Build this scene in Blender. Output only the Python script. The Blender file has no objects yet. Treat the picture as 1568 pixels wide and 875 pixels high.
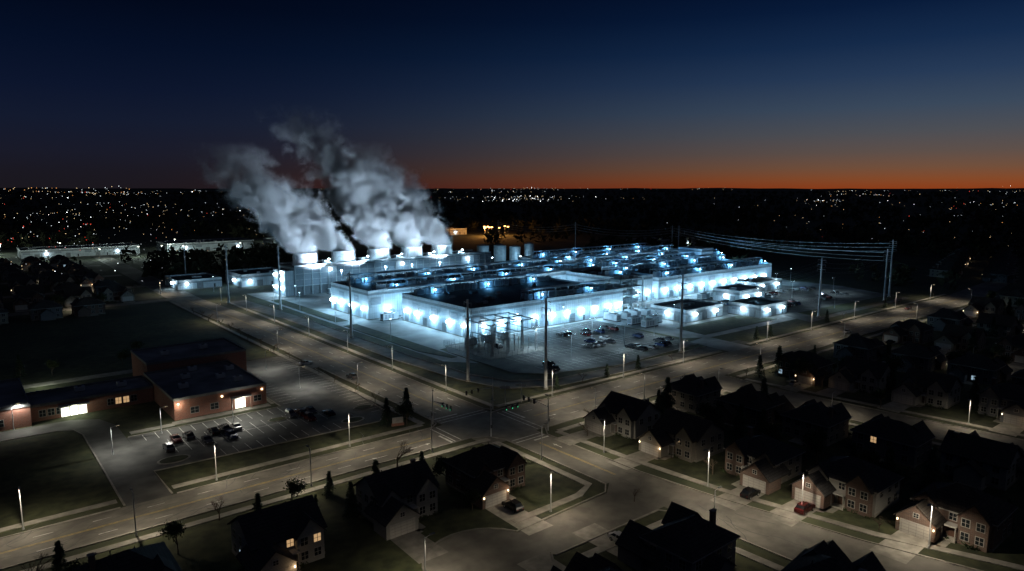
import bpy, math, random
from mathutils import Vector, Matrix, noise
R=random.Random(7)
sc=bpy.context.scene
COL=sc.collection
pi=math.pi
# Plan axes: x runs along the main avenue, y along the cross road, origin = junction. metres.
# ------------------------------------------------------------------ materials
def newmat(name):
    m=bpy.data.materials.new(name); m.use_nodes=True
    nt=m.node_tree; b=nt.nodes["Principled BSDF"]; return m,nt,b
def mat(name,c1,c2=None,scale=1.0,rough=.85,metal=0,bump=0,detail=3,big=None,lo=.6,hi=1.25):
    m,nt,b=newmat(name); N=nt.nodes;L=nt.links
    if c2 is None: c2=tuple(v*.75 for v in c1)
    tc=N.new("ShaderNodeTexCoord"); no=N.new("ShaderNodeTexNoise"); no.inputs["Scale"].default_value=scale
    no.inputs["Detail"].default_value=detail
    L.new(tc.outputs["Object"],no.inputs["Vector"])
    r=N.new("ShaderNodeValToRGB"); r.color_ramp.elements[0].position=.35; r.color_ramp.elements[1].position=.65
    r.color_ramp.elements[0].color=(*c2,1); r.color_ramp.elements[1].color=(*c1,1)
    L.new(no.outputs["Fac"],r.inputs["Fac"]); out=r.outputs["Color"]
    if big:
        n2=N.new("ShaderNodeTexNoise"); n2.inputs["Scale"].default_value=big; n2.inputs["Detail"].default_value=4
        L.new(tc.outputs["Object"],n2.inputs["Vector"])
        mr=N.new("ShaderNodeMapRange"); mr.inputs[1].default_value=.35; mr.inputs[2].default_value=.65; mr.inputs[3].default_value=lo; mr.inputs[4].default_value=hi
        L.new(n2.outputs["Fac"],mr.inputs[0])
        mx=N.new("ShaderNodeVectorMath"); mx.operation='SCALE'
        L.new(out,mx.inputs[0]); L.new(mr.outputs[0],mx.inputs["Scale"]); out=mx.outputs[0]
    L.new(out,b.inputs["Base Color"])
    b.inputs["Roughness"].default_value=rough; b.inputs["Metallic"].default_value=metal
    if bump:
        bp=N.new("ShaderNodeBump"); bp.inputs["Strength"].default_value=bump; L.new(no.outputs["Fac"],bp.inputs["Height"]); L.new(bp.outputs[0],b.inputs["Normal"])
    return m
def emit(name,c,s):
    m=bpy.data.materials.new(name); m.use_nodes=True; nt=m.node_tree
    nt.nodes.remove(nt.nodes["Principled BSDF"]); e=nt.nodes.new("ShaderNodeEmission")
    e.inputs[0].default_value=(*c,1); e.inputs[1].default_value=s
    nt.links.new(e.outputs[0],nt.nodes["Material Output"].inputs[0]); m.cycles.emission_sampling='NONE'; return m
def brickmat(name,c1,c2,mort,sx=1.0,w=.5,h=.25,ms=.02,rough=.85,off=.5):
    m,nt,b=newmat(name);N=nt.nodes;L=nt.links
    tc=N.new("ShaderNodeTexCoord"); sp=N.new("ShaderNodeSeparateXYZ"); L.new(tc.outputs["Object"],sp.inputs[0])
    ad=N.new("ShaderNodeMath"); ad.operation='ADD'; L.new(sp.outputs[0],ad.inputs[0]); L.new(sp.outputs[1],ad.inputs[1])
    cb=N.new("ShaderNodeCombineXYZ"); L.new(ad.outputs[0],cb.inputs[0]); L.new(sp.outputs[2],cb.inputs[1])
    bt=N.new("ShaderNodeTexBrick"); L.new(cb.outputs[0],bt.inputs["Vector"]); bt.offset=off
    bt.inputs["Color1"].default_value=(*c1,1); bt.inputs["Color2"].default_value=(*c2,1); bt.inputs["Mortar"].default_value=(*mort,1)
    bt.inputs["Scale"].default_value=sx; bt.inputs["Brick Width"].default_value=w; bt.inputs["Row Height"].default_value=h; bt.inputs["Mortar Size"].default_value=ms
    L.new(bt.outputs["Color"],b.inputs["Base Color"]); b.inputs["Roughness"].default_value=rough
    return m
M={}
M['ground']=mat('field_ground',(.045,.05,.025),(.02,.026,.013),.05,1,big=.004)
M['grass']=mat('lawn_grass',(.055,.06,.026),(.022,.03,.012),.4,1,bump=.3,big=.05,lo=.5,hi=1.3)
M['asphalt']=mat('road_asphalt',(.16,.15,.132),(.10,.094,.083),.3,.8,bump=.1,detail=5,big=.045,lo=.6,hi=1.3)
M['asphalt2']=mat('lot_asphalt',(.11,.11,.105),(.055,.056,.055),.2,.8,bump=.1,detail=5,big=.05)
M['conc']=mat('concrete',(.29,.275,.245),(.19,.18,.16),.6,.85,bump=.1,big=.08)
M['yard']=mat('yard_concrete',(.31,.32,.32),(.16,.17,.17),.12,.75,detail=5,big=.04)
M['white']=mat('paint_white',(.7,.7,.67),(.33,.33,.31),1.2,.7)
M['yellow']=mat('paint_yellow',(.5,.36,.08),(.25,.19,.06),1.2,.7)
M['panel']=brickmat('wall_panel',(.46,.50,.53),(.38,.42,.45),(.15,.17,.19),1,1.2,2.9,.035,.5,0)
M['louver']=brickmat('wall_louver',(.30,.33,.36),(.26,.29,.32),(.09,.10,.12),1,60,.6,.08,.5,0)
M['roofd']=mat('roof_membrane',(.06,.063,.068),(.03,.032,.036),.15,.7,big=.06)
M['metal']=mat('galvanised_metal',(.45,.47,.48),(.33,.34,.35),.8,.45,.4)
M['steel']=mat('painted_steel',(.20,.21,.22),(.15,.16,.17),.8,.5,.3)
M['dark']=mat('dark_metal',(.05,.05,.055),(.03,.03,.035),1,.5,.3)
M['unit']=mat('hvac_casing',(.55,.57,.58),(.42,.44,.46),.5,.5,.2)
M['tower']=brickmat('tower_cladding',(.62,.64,.66),(.55,.57,.60),(.35,.36,.38),1,1.0,30,.04,.6,0)
M['brick']=brickmat('brick_wall',(.30,.10,.06),(.22,.075,.05),(.30,.27,.24),1,.6,.2,.02,.9)
M['brick2']=brickmat('house_brick',(.15,.085,.065),(.10,.06,.05),(.17,.16,.14),1,.6,.2,.02,.9)
M['siding1']=brickmat('siding_beige',(.24,.22,.185),(.22,.20,.17),(.11,.10,.09),1,40,.22,.02,.8,0)
M['siding2']=brickmat('siding_grey',(.15,.155,.17),(.14,.145,.16),(.07,.07,.075),1,40,.22,.02,.8,0)
M['siding3']=brickmat('siding_white',(.32,.315,.295),(.30,.295,.275),(.16,.16,.15),1,40,.22,.02,.8,0)
M['shingle']=brickmat('roof_shingle',(.05,.048,.05),(.034,.033,.035),(.017,.017,.018),1,.7,.35,.03,.95)
M['shingle2']=brickmat('roof_shingle_brown',(.06,.05,.042),(.044,.036,.031),(.022,.018,.016),1,.7,.35,.03,.95)
M['roofs']=mat('school_roof_membrane',(.22,.23,.25),(.13,.14,.155),.2,.6,big=.08)
M['trim']=mat('house_trim',(.4,.39,.37),(.3,.29,.28),1,.6)
M['glass']=mat('window_glass',(.02,.025,.03),(.012,.015,.02),.3,.08)
M['door']=mat('door_paint',(.12,.06,.04),(.09,.045,.03),1,.6)
M['garage']=brickmat('garage_door_panel',(.45,.43,.40),(.41,.39,.37),(.22,.21,.2),1,1.2,.55,.03,.6,0)
M['bark']=mat('tree_bark',(.12,.09,.065),(.06,.045,.035),4,.95)
M['leaf']=mat('foliage',(.05,.07,.025),(.02,.032,.012),.7,.9)
M['needle']=mat('pine_needles',(.028,.055,.025),(.012,.028,.012),.9,.9)
M['scrub']=mat('brush_foliage',(.06,.06,.03),(.025,.03,.014),.08,1)
M['rubber']=mat('tyre_rubber',(.02,.02,.02),(.015,.015,.015),3,.9)
M['pole']=mat('pole_galvanised',(.5,.51,.52),(.38,.39,.40),.6,.6,.1)
M['insul']=mat('insulator_ceramic',(.25,.2,.18),(.2,.15,.13),2,.3)
for k,c in dict(car_white=(.6,.6,.6),car_black=(.015,.015,.017),car_silver=(.35,.36,.38),car_red=(.12,.015,.015),car_blue=(.03,.05,.13),car_grey=(.12,.12,.13)).items():
    M[k]=mat('paint_'+k,c,tuple(v*.9 for v in c),2,.25,.3)
M['e_blue']=emit('lamp_lens_cool',(.72,.91,1),32)
M['e_warm']=emit('lamp_lens_warm',(1,.78,.45),6)
M['e_or']=emit('lamp_lens_sodium',(1,.45,.12),12)
M['e_sig']=emit('signal_green',(.1,1,.45),1.0)
M['e_win']=emit('window_lit_warm',(1,.62,.30),.5)
M['e_winc']=emit('window_lit_cool',(.55,.8,1),.5)
M['e_door']=emit('entrance_lit',(.95,1,.8),3)
# ------------------------------------------------------------------ mesh builder
class MB:
    def __init__(s): s.v=[];s.f=[];s.m=[];s.mats=[];s.M=Matrix()
    def mi(s,k):
        if k not in s.mats: s.mats.append(k)
        return s.mats.index(k)
    def add(s,vs,fs,k):
        o=len(s.v); s.v+=[tuple(s.M@Vector(v)) for v in vs]; i=s.mi(k)
        for f in fs: s.f.append([a+o for a in f]); s.m.append(i)
    def box(s,x0,x1,y0,y1,z0,z1,k):
        s.add([(x0,y0,z0),(x1,y0,z0),(x1,y1,z0),(x0,y1,z0),(x0,y0,z1),(x1,y0,z1),(x1,y1,z1),(x0,y1,z1)],
              [(0,3,2,1),(4,5,6,7),(0,1,5,4),(1,2,6,5),(2,3,7,6),(3,0,4,7)],k)
    def cyl(s,p,q,r0,r1,k,n=8,cap=True):
        p=Vector(p);q=Vector(q);d=(q-p)
        if d.length<1e-6:return
        d.normalize(); a=Vector((0,0,1)) if abs(d.z)<.9 else Vector((1,0,0))
        u=d.cross(a).normalized(); w=d.cross(u); vs=[]
        for c,r in((p,r0),(q,r1)):
            for i in range(n):
                t=2*pi*i/n; vs.append(c+u*math.cos(t)*r+w*math.sin(t)*r)
        fs=[(i,(i+1)%n,n+(i+1)%n,n+i) for i in range(n)]
        if cap: fs+=[tuple(range(n))[::-1],tuple(range(n,2*n))]
        s.add(vs,fs,k)
    def prism(s,pts,z0,z1,k):
        n=len(pts); vs=[(x,y,z0) for x,y in pts]+[(x,y,z1) for x,y in pts]
        s.add(vs,[tuple(range(n,2*n)),tuple(range(n))[::-1]]+[(i,(i+1)%n,n+(i+1)%n,n+i) for i in range(n)],k)
    def sheet(s,pts,z,k): s.add([(x,y,z) for x,y in pts],[tuple(range(len(pts)))],k)
    def strip(s,pl,w,z,k,h=0):
        n=len(pl); Lp=[];Rp=[]
        for i in range(n):
            a=Vector(pl[max(i-1,0)]);b=Vector(pl[min(i+1,n-1)]); d=(b-a).normalized(); nn=Vector((-d.y,d.x)); p=Vector(pl[i])
            Lp.append(p+nn*w/2);Rp.append(p-nn*w/2)
        for i in range(n-1):
            q=[Rp[i],Rp[i+1],Lp[i+1],Lp[i]]; q=[(a.x,a.y) for a in q]
            if h: s.prism(q,z,z+h,k)
            else: s.sheet(q,z,k)
    def mesh(s,name):
        me=bpy.data.meshes.new(name); me.from_pydata(s.v,[],s.f)
        for k in s.mats: me.materials.append(M[k])
        me.polygons.foreach_set("material_index",s.m); me.update(); return me
    def obj(s,name,parent=None,loc=None,rot=0):
        return place(s.mesh(name),name,loc or (0,0,0),rot,parent)
def place(me,name,loc,rot=0,parent=None,scale=1):
    o=bpy.data.objects.new(name,me); COL.objects.link(o); o.location=loc; o.rotation_euler=(0,0,rot); o.scale=(scale,)*3
    if parent: o.parent=parent
    return o
def empty(name,loc=(0,0,0),rot=0):
    o=bpy.data.objects.new(name,None); COL.objects.link(o); o.location=loc; o.rotation_euler=(0,0,rot); o.empty_display_size=.5; return o
LD={}
def light(name,loc,power,color,parent,radius=.25,spot=None,target=None):
    key=(power,color,radius,spot)
    if key not in LD:
        d=bpy.data.lights.new(name,'SPOT' if spot else 'POINT'); d.energy=power; d.color=color; d.shadow_soft_size=radius
        if spot: d.spot_size=math.radians(spot); d.spot_blend=.6
        LD[key]=d
    o=bpy.data.objects.new(name,LD[key]); COL.objects.link(o); o.location=loc; o.parent=parent
    if target is not None: o.rotation_euler=(Vector(target)-Vector(loc)).to_track_quat('-Z','Y').to_euler()
    return o
WARM=(1,.86,.64); COOL=(.32,.69,1.0); DEEP=(.12,.50,1.0)
# ------------------------------------------------------------------ terrain
CX,CY=-109.4,-137.9
def hz(x,y):
    r=math.hypot(x-CX,y-CY)
    if r<1600: return 0.0
    a=min(1,(r-1600)/6500); a=a*a*(3-2*a)
    n=noise.noise(Vector((x/1700,y/1700,3)))*.6+noise.noise(Vector((x/600,y/600,7)))*.25
    return a*(38+70*n)
vs=[(0,0,-.03)];fs=[];ns=160
rad=[60*1.14**i for i in range(50)]
rad=[r for r in rad if r<34000]
for r in rad:
    for j in range(ns):
        t=2*pi*j/ns; x=r*math.cos(t);y=r*math.sin(t); vs.append((x,y,hz(x,y)-.03))
for j in range(ns): fs.append((0,1+j,1+(j+1)%ns))
for i in range(len(rad)-1):
    for j in range(ns):
        a=1+i*ns+j;b=1+i*ns+(j+1)%ns; fs.append((a,a+ns,b+ns,b))
g=MB();g.add(vs,fs,'ground');go=g.obj('ground')
for p in go.data.polygons:p.use_smooth=True
g=MB()
for pts in ([(-180,7),(-17,7),(-17,225),(-180,225)],
            [(-160,-80),(-160,-9),(-9,-9),(-9,-120)],
            [(3,-17),(66,-17),(73,-140),(14,-120)],
            [(3,7),(330,7),(330,262),(3,262)],
            [(84,-17),(330,-17),(330,-330),(96,-330)]):
    g.sheet(pts,0,'grass')
g.obj('lawn')
# roads
g=MB()
g.sheet([(-400,-7),(-15,-7),(-15,5),(-400,5)],.02,'asphalt')
g.sheet([(-15,-14),(1,-14),(1,5),(-15,5)],.02,'asphalt')
g.sheet([(1,-13),(320,-13),(320,4),(1,5)],.02,'asphalt')
g.sheet([(320,-13),(430,0),(640,60),(636,72),(426,12),(320,4)],.02,'asphalt')
g.sheet([(-15,5),(1,5),(1,160),(-15,160)],.02,'asphalt')
g.sheet([(-15,160),(1,160),(-3,260),(-18,260)],.02,'asphalt')
g.sheet([(-18,260),(-3,260),(10,900),(0,900)],.02,'asphalt')
g.sheet([(-9,-46),(-9,-14),(1,-14),(1,-38),(1,-46)],.02,'asphalt')
g.sheet([(-8,-46),(1,-46),(3,-63),(8,-90),(18,-125),(40,-180),(28,-190),(-2,-125),(-7,-90),(-8,-60)],.02,'asphalt')
g.sheet([(-36,-59.5),(-8,-60),(-8,-46),(-12,-49),(-36,-50)],.02,'asphalt')
g.sheet([(-45.5+10.5*math.cos(t*pi/16),-54+10.5*math.sin(t*pi/16)) for t in range(32)],.025,'asphalt')
g.sheet([(67,-13),(67,-27),(73,-95),(92,-330),(104,-330),(87,-95),(80,-27),(82,-13)],.024,'asphalt')
for x in (158,245,340,450):
    g.sheet([(x,-13),(x+10,-330),(x+19,-330),(x+9,-13)],.024,'asphalt')
g.sheet([(80,-190),(700,-190),(700,-181),(80,-181)],.028,'asphalt')
for y in (262,330,400,480):
    g.sheet([(-420,y),(-16,y),(-16,y+9),(-420,y+9)],.03,'asphalt')
g.obj('road')
g=MB()
g.sheet([(-87,5),(-79,5),(-79.5,58),(-82,66),(-88,70),(-140,70),(-140,63),(-92,62.5),(-88,60),(-87,55)],.02,'asphalt2')
g.sheet([(-79.3,20),(-26,18),(-21,24),(-18,60),(-17,103),(-27,104),(-40,104),(-41,46),(-79.3,46)],.016,'asphalt2')
g.sheet([(-19,80),(-15,80),(-15,88),(-19,88)],.018,'asphalt2')
g.sheet([(-140,112),(-40,112),(-40,117),(-140,117)],.016,'conc')
g.obj('school_parking_lot')
g=MB()
g.sheet([(9,250),(9,70),(12,34),(17,17),(33,9.5),(66,9),(112,9),(135,12),(300,12),(322,60),(322,258)],.008,'grass')
g.sheet([(4,240),(9,175),(10,74),(13,37),(18,20),(33,12),(66,10),(112,8),(132,8),(132,14),(112,15),(68,16),(36,18),(24,26),(19,40),(17,74),(17,175),(14,240)],.014,'asphalt2')
g.sheet([(31,70),(31,32),(40,24),(67,17),(114,20),(118,76),(118,80),(36,80)],.018,'asphalt2')
g.obj('facility_parking_lot')
g=MB()
g.sheet([(22,262),(22,60),(30,50),(31,76),(118,80),(118,30),(128,24),(300,20),(318,60),(318,262)],.016,'yard')
g.sheet([(112,4),(126,4),(128,26),(114,24)],.022,'yard')
g.obj('facility_yard')
g=MB()
g.sheet([(190,14),(300,14),(306,30),(290,95),(215,92),(208,60)],.022,'asphalt2')
g.obj('facility_parking_lot')
g=MB()
for pts in ([(23,140),(23,78),(27,62),(29.5,62),(29.5,140)],[(24,230),(24,150),(30,150),(30,230)],[(130,28),(186,28),(178,44),(132,44)],[(205,18),(300,18),(302,26),(208,30)],[(136,82),(156,82),(156,96),(142,96)]):
    g.prism(pts,.0,.12,'grass')
g.obj('lawn')
sw=MB();kb=MB()
def walk(pl,w=1.7): sw.strip(pl,w,0,'conc',.12)
def kerb(pl): kb.strip(pl,.35,0,'conc',.15)
for pl in ([(-400,8.6),(-88,8.6)],[(-78,8.6),(-19,8.6)],[(-400,-10.5),(-12,-10.5)],[(5,8.2),(110,7.2)],[(128,7.2),(330,7.2)],[(5,-17),(66,-17)],[(84,-17),(330,-17)],
           [(-18.6,9),(-18.6,260)],[(4.5,9),(4.5,240)],[(4.5,-17),(5,-40),(7,-64),(12,-90),(24,-125)],[(-12,-13),(-12,-44),(-17,-46.2),(-34,-46.5)],[(-12,-64),(-34,-63)],[(-12,-64),(-11,-90),(-7,-125)],
           [(63.5,-20),(63.5,-28),(69.5,-95),(88,-330)],[(83,-20),(84,-28),(91,-95),(108,-330)]): walk(pl)
for pl in ([(-400,5.1),(-88,5.1)],[(-78,5.1),(-18,5.1),(-15.6,7),(-15.1,10),(-15.1,79)],[(-15.1,89),(-15.1,160),(-18.1,260)],
           [(-400,-7.1),(-15,-7.1),(-11,-9),(-9.1,-13),(-9.1,-46),(-12,-48.6),(-36,-49.6)],
           [(1.1,160),(1.1,9),(3,6),(8,4.9),(110,4.4)],[(128,4.4),(320,4.1)],[(4,-13.2),(66,-13.2)],[(84,-13.2),(320,-13.2)],
           [(4,-13.2),(1.2,-17),(1.2,-46),(3.2,-63),(8.2,-90),(18,-125)],[(-36,-59.8),(-10,-60.2),(-8.2,-63),(-7.2,-90),(-2.2,-125)],
           [(-45.5+10.6*math.cos(t),-54+10.6*math.sin(t)) for t in [ .45+i*(2*pi-.95)/24 for i in range(25)]],
           [(66.8,-15),(66.8,-27),(72.8,-95),(91.8,-330)],[(82,-15),(80.2,-27),(87.2,-95),(104.2,-330)],
           [(-79,46.2),(-41.2,46.2),(-41.2,104),(-16.8,104),(-16.8,89)],[(-16.8,79),(-17.8,60),(-20.8,24),(-26,17.8),(-79,19.8),(-78.8,5.5)],
           [(-87.2,5.5),(-87.2,55),(-88.4,60),(-92,62.3),(-140,62.8)],
           [(19.2,40),(24.2,26),(36,18.2),(68,16.2),(112,15.2)],[(17.2,175),(17.2,74),(19.2,40)],[(9.8,175),(9.8,74),(12.8,37),(17.8,20),(33,11.8),(66,9.8),(110,7.9)],
           [(31,70),(31,32),(40,24),(67,17.2),(114,20)]): kerb(pl)
for cx,cy,r in ((-74,24,2.2),(-46,36,1.6),(-31,23,2),(-24,31,1.8)):
    pts=[(cx+r*1.6*math.cos(t*pi/8),cy+r*math.sin(t*pi/8)) for t in range(16)]
    kb.prism(pts,0.02,.15,'conc'); kb.prism([(cx+(x-cx)*.85,cy+(y-cy)*.85) for x,y in pts],.1,.17,'grass')
for pts in ([(-78,48),(-68,48),(-68,50),(-78,50)],[(-42.5,50),(-41.6,50),(-41.6,90),(-42.5,90)],[(-68,48.5),(-43,48.5),(-43,51),(-68,51)]): sw.prism(pts,0,.13,'conc')
sw.obj('sidewalk'); kb.obj('kerb')
mk=MB(); Z=.034
def mline(x0,y0,x1,y1,w=.16,k='white',dash=None):
    a=Vector((x0,y0));b=Vector((x1,y1));L=(b-a).length;d=(b-a)/L
    if not dash: mk.strip([(x0,y0),(x1,y1)],w,Z,k);return
    t=0
    while t<L:
        p=a+d*t;q=a+d*min(L,t+dash); mk.strip([(p.x,p.y),(q.x,q.y)],w,Z,k); t+=dash*3
for s in (-.18,.18):
    mline(-300,-1+s,-22,-1+s,.13,'yellow'); mline(8,-4.4+s,318,-4.4+s,.13,'yellow'); mline(-7+s,14,-7+s,160,.13,'yellow'); mline(-7+s,160,-10.5+s,260,.13,'yellow'); mline(-4+s,-44,-4+s,-20,.13,'yellow')
mline(8,-8.8,318,-8.8,.16,'white',3); mline(8,0,318,0,.16,'white',3); mline(-11,14,-11,160,.16,'white',3); mline(-3,14,-3,160,.16,'white',3)
mline(-300,2,-22,2,.14,'white',3); mline(-300,-4,-22,-4,.14,'white',3)
mline(-20,-1,-20,-6.6,.6); mline(5,-4,5,4.4,.6); mline(-7,10,-14.6,10,.6); mline(-4,-18,.6,-18,.6)
for (x0,y0,x1,y1) in ((-17.3,-6.5,-17.3,4.5),(-19,-6.5,-19,4.5),(2,-12.5,2,4),(3.7,-12.5,3.7,4),(-14.5,6.5,.5,6.5),(-14.5,8.3,.5,8.3),(-8.5,-15,.5,-15),(-8.5,-16.6,.5,-16.6)): mline(x0,y0,x1,y1,.3)
def stalls(x0,x1,y,d,pitch=2.8,along='x'):
    n=int((x1-x0)/pitch)
    for i in range(n+1):
        t=x0+i*pitch
        if along=='x': mline(t,y,t,y+d,.13)
        else: mline(y,t,y+d,t,.13)
stalls(-72,-34,28,5);stalls(-72,-34,33.4,5);mline(-72,33.2,-34,33.2,.13)
stalls(-64,-34,19.5,4.8);stalls(-76,-42,41,4.8)
stalls(48,102,-40,5,along='y');stalls(26,100,-24,5,along='y')
for y in (24,40,56,72):
    stalls(42,112,y,5)
    if y<70: stalls(42,112,y+5.3,5); mline(42,y+5.15,112,y+5.15,.13)
stalls(200,290,40,5);stalls(200,290,45.3,5);stalls(200,290,62,5);stalls(200,290,67.3,5)
for (x,y,a) in ((-26,-3.8,0),(-40,-3.8,0),(-1,22,-pi/2),(-9,16,pi/2),(12,-7,0),(-2,-24,pi/2)):
    mk.M=Matrix.Translation((x,y,0))@Matrix.Rotation(a,4,'Z'); mk.sheet([(-1.5,-.1),(.5,-.1),(.5,.1),(-1.5,.1)],Z,'white'); mk.sheet([(.5,-.45),(1.6,0),(.5,.45)],Z,'white'); mk.M=Matrix()
mk.obj('road_marking')
g=MB()
def crack(x,y,a,L):
    p=[(x,y)]
    for i in range(int(L/1.5)):
        a+=R.gauss(0,.25); x+=math.cos(a)*1.5;y+=math.sin(a)*1.5; p.append((x,y))
    g.strip(p,.12,.030,'dark')
for i in range(70): crack(R.uniform(-120,-22),R.uniform(-5.5,3.5),R.choice((0,pi,pi/2*.3)),R.uniform(4,16))
for i in range(30): crack(R.uniform(8,110),R.uniform(-11,-1),R.choice((0,pi)),R.uniform(5,14))
for i in range(30): crack(R.uniform(-12,-3),R.uniform(18,140),pi/2,R.uniform(5,14))
for i in range(16): crack(R.uniform(-5,0),R.uniform(-80,-20),-pi/2,R.uniform(4,10))
g.obj('road_crack_sealant')
# ------------------------------------------------------------------ street lamps
def lamp_mesh(H,two=False,lens='e_warm'):
    g=MB(); g.cyl((0,0,0),(0,0,.5),.2,.16,'pole'); g.cyl((0,0,.5),(0,0,H),.11,.07,'pole')
    for s in ((1,-1) if two else (1,)):
        g.cyl((0,0,H-.1),(s*1.1,0,H+.15),.05,.04,'pole',6); g.box(min(s*.9,s*1.8),max(s*.9,s*1.8),-.16,.16,H+.08,H+.24,'steel'); g.box(min(s*1.05,s*1.7),max(s*1.05,s*1.7),-.12,.12,H+.06,H+.08,lens)
    return g.mesh('street_lamp')
LM=lamp_mesh(8);LM2=lamp_mesh(6.5);LMc=lamp_mesh(9,True,'e_blue')
def street_lamp(x,y,rot,P=3100,me=None,H=8,col=WARM,name='street_lamp'):
    o=place(me or LM,name,(x,y,0),rot); light('lamp_light',(1.4,0,H-.1),P,col,o,.15,160)  ; return o
S=[]
for x in (-170,-135,-103,-70,-40): S.append((x,6.6,-pi/2))
for x in (-150,-118,-88,-56,-27): S.append((x,-8.6,pi/2))
for x in (24,55,86,140,175,215,260,305): S.append((x,6,-pi/2))
for x in (40,100,160,230,300): S.append((x,-15,pi/2))
for y in (30,62,95,130,168,205,245): S.append((3,y,pi))
for y in (48,112,185,290): S.append((-16.8,y,0))
for p in ((-10.6,-28,0),(3.2,-34,pi),(6,-60,pi),(9.5,-78,pi),(14,-98,pi),(-9.5,-72,0),(-26,-47.8,-pi/2),(-57.5,-54,0),(19,-16,pi/2)): S.append(p)
for (x,y,r) in S: street_lamp(x,y,r)
for (x,y,r) in ((65.5,-22,0),(68,-55,0),(90,-80,pi),(74,-110,0),(96,-150,pi),(157,-60,0),(160,-130,0),(244,-50,0),(250,-120,0),(340,-70,0),(200,-192,pi/2),(300,-192,pi/2)): street_lamp(x,y,r,1900,LM2,6.5)
for (x,y,r) in ((-60,260,pi/2),(-130,260,pi/2),(-190,260,pi/2),(-40,328,pi/2),(-110,328,pi/2),(-200,328,pi/2),(-60,398,pi/2),(-150,398,pi/2),(-250,398,pi/2),(-80,478,pi/2),(-180,478,pi/2)): street_lamp(x,y,r,3600,LM2,6.5)
for (x,y,r) in ((-56,40,0),(-30,60,0),(-30,88,0),(-72,44,0),(-84,36,0),(-100,70.5,0)): street_lamp(x,y,r,2600,LM2,6.5,(1,.97,.85),'parking_lot_lamp')
for (x,y) in ((58,33),(86,33),(58,52),(86,50),(112,40),(215,56),(250,56),(285,50),(235,25),(275,80)): street_lamp(x,y,0,3600,LMc,9,(.6,.85,1),'parking_lot_lamp')
# ------------------------------------------------------------------ power poles
def power_pole(x,y,H,arms=1):
    g=MB(); g.cyl((0,0,0),(0,0,.6),.85,.85,'conc',12); g.cyl((0,0,.6),(0,0,H),.55,.3,'pole',12)
    for k in range(3):
        z=H-1.2-k*2.2
        for s in (-1,1):
            g.cyl((0,0,z),(0,s*1.9,z+.3),.12,.08,'pole',6)
            for j in range(5): g.cyl((0,s*1.9,z+.15-j*.2),(0,s*1.9,z+.05-j*.2),.14,.14,'insul',6)
    return g.obj('power_pole',loc=(x,y,0))
PP=[(14,34,26),(27,12.2,28),(15,116,27),(17,197,32),(3.5,234,31),(11,345,22),(97,15.5,29),(205,18,28),(278,19,28),(294,23,32),(379,238,28),(383,234,28),(366,465,25),(314,291,31)]
for p in PP: power_pole(*p)
def wires(a,b,sag=3,r=.085):
    cu=bpy.data.curves.new('power_line','CURVE'); cu.dimensions='3D'; cu.bevel_depth=r; cu.bevel_resolution=0
    for k in range(3):
        for s in (-1,1):
            sp=cu.splines.new('POLY'); sp.points.add(14)
            for i in range(15):
                t=i/14; z=(a[2]*(1-t)+b[2]*t)-2-k*2.2-sag*4*t*(1-t)
                sp.points[i].co=(a[0]*(1-t)+b[0]*t,a[1]*(1-t)+b[1]*t+s*1.9,z,1)
    cu.materials.append(M['pole']); o=bpy.data.objects.new('power_line',cu); COL.objects.link(o)
for i,j in ((9,11),(8,10),(13,10),(12,13)): wires(PP[i],PP[j],4,.07)
for i,j in ((7,8),(6,7),(1,6)): wires(PP[i],PP[j],3,.02)
# ------------------------------------------------------------------ traffic lights
def signal(x,y,rot,arm):
    e=MB(); e.cyl((0,0,0),(0,0,7.2),.16,.12,'pole'); e.cyl((0,0,6.2),(arm,0,6.7),.1,.06,'pole')
    e.cyl((0,0,7.2),(0,0,9),.08,.06,'pole'); e.box(-.1,1.2,-.15,.15,9,9.15,'steel')
    for px in (arm*.55,arm*.78,arm-.2):
        e.box(px-.2,px+.2,-.18,.18,5.7,6.9,'dark')
        for i,k in enumerate(('e_sig','dark','dark')): e.cyl((px,-.18,5.95+i*.35),(px,-.24,5.95+i*.35),.12,.12,k)
    e.box(-.18,.18,-.32,-.16,2.3,3.1,'dark')
    return e.obj('traffic_light',loc=(x,y,0),rot=rot)
signal(2.8,7,pi,9);signal(-16.5,7.2,-pi/2,8.5);signal(-10.6,-9.6,0,8.5);signal(3.2,-15,pi/2,9.5)
for (x,y) in ((8,8),(13,7)):
    g=MB();g.cyl((0,0,0),(0,0,5.5),.12,.08,'pole');g.box(-1.4,1.4,-.05,.05,4.6,5.3,'trim');g.obj('road_sign',loc=(x,y,0),rot=-.6)
g=MB();g.box(-1.6,1.6,-.25,.25,0,.7,'brick');g.box(-1.4,1.4,-.15,.15,.7,2.2,'trim');g.obj('school_sign',loc=(-24,12,0),rot=-.3)
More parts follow.
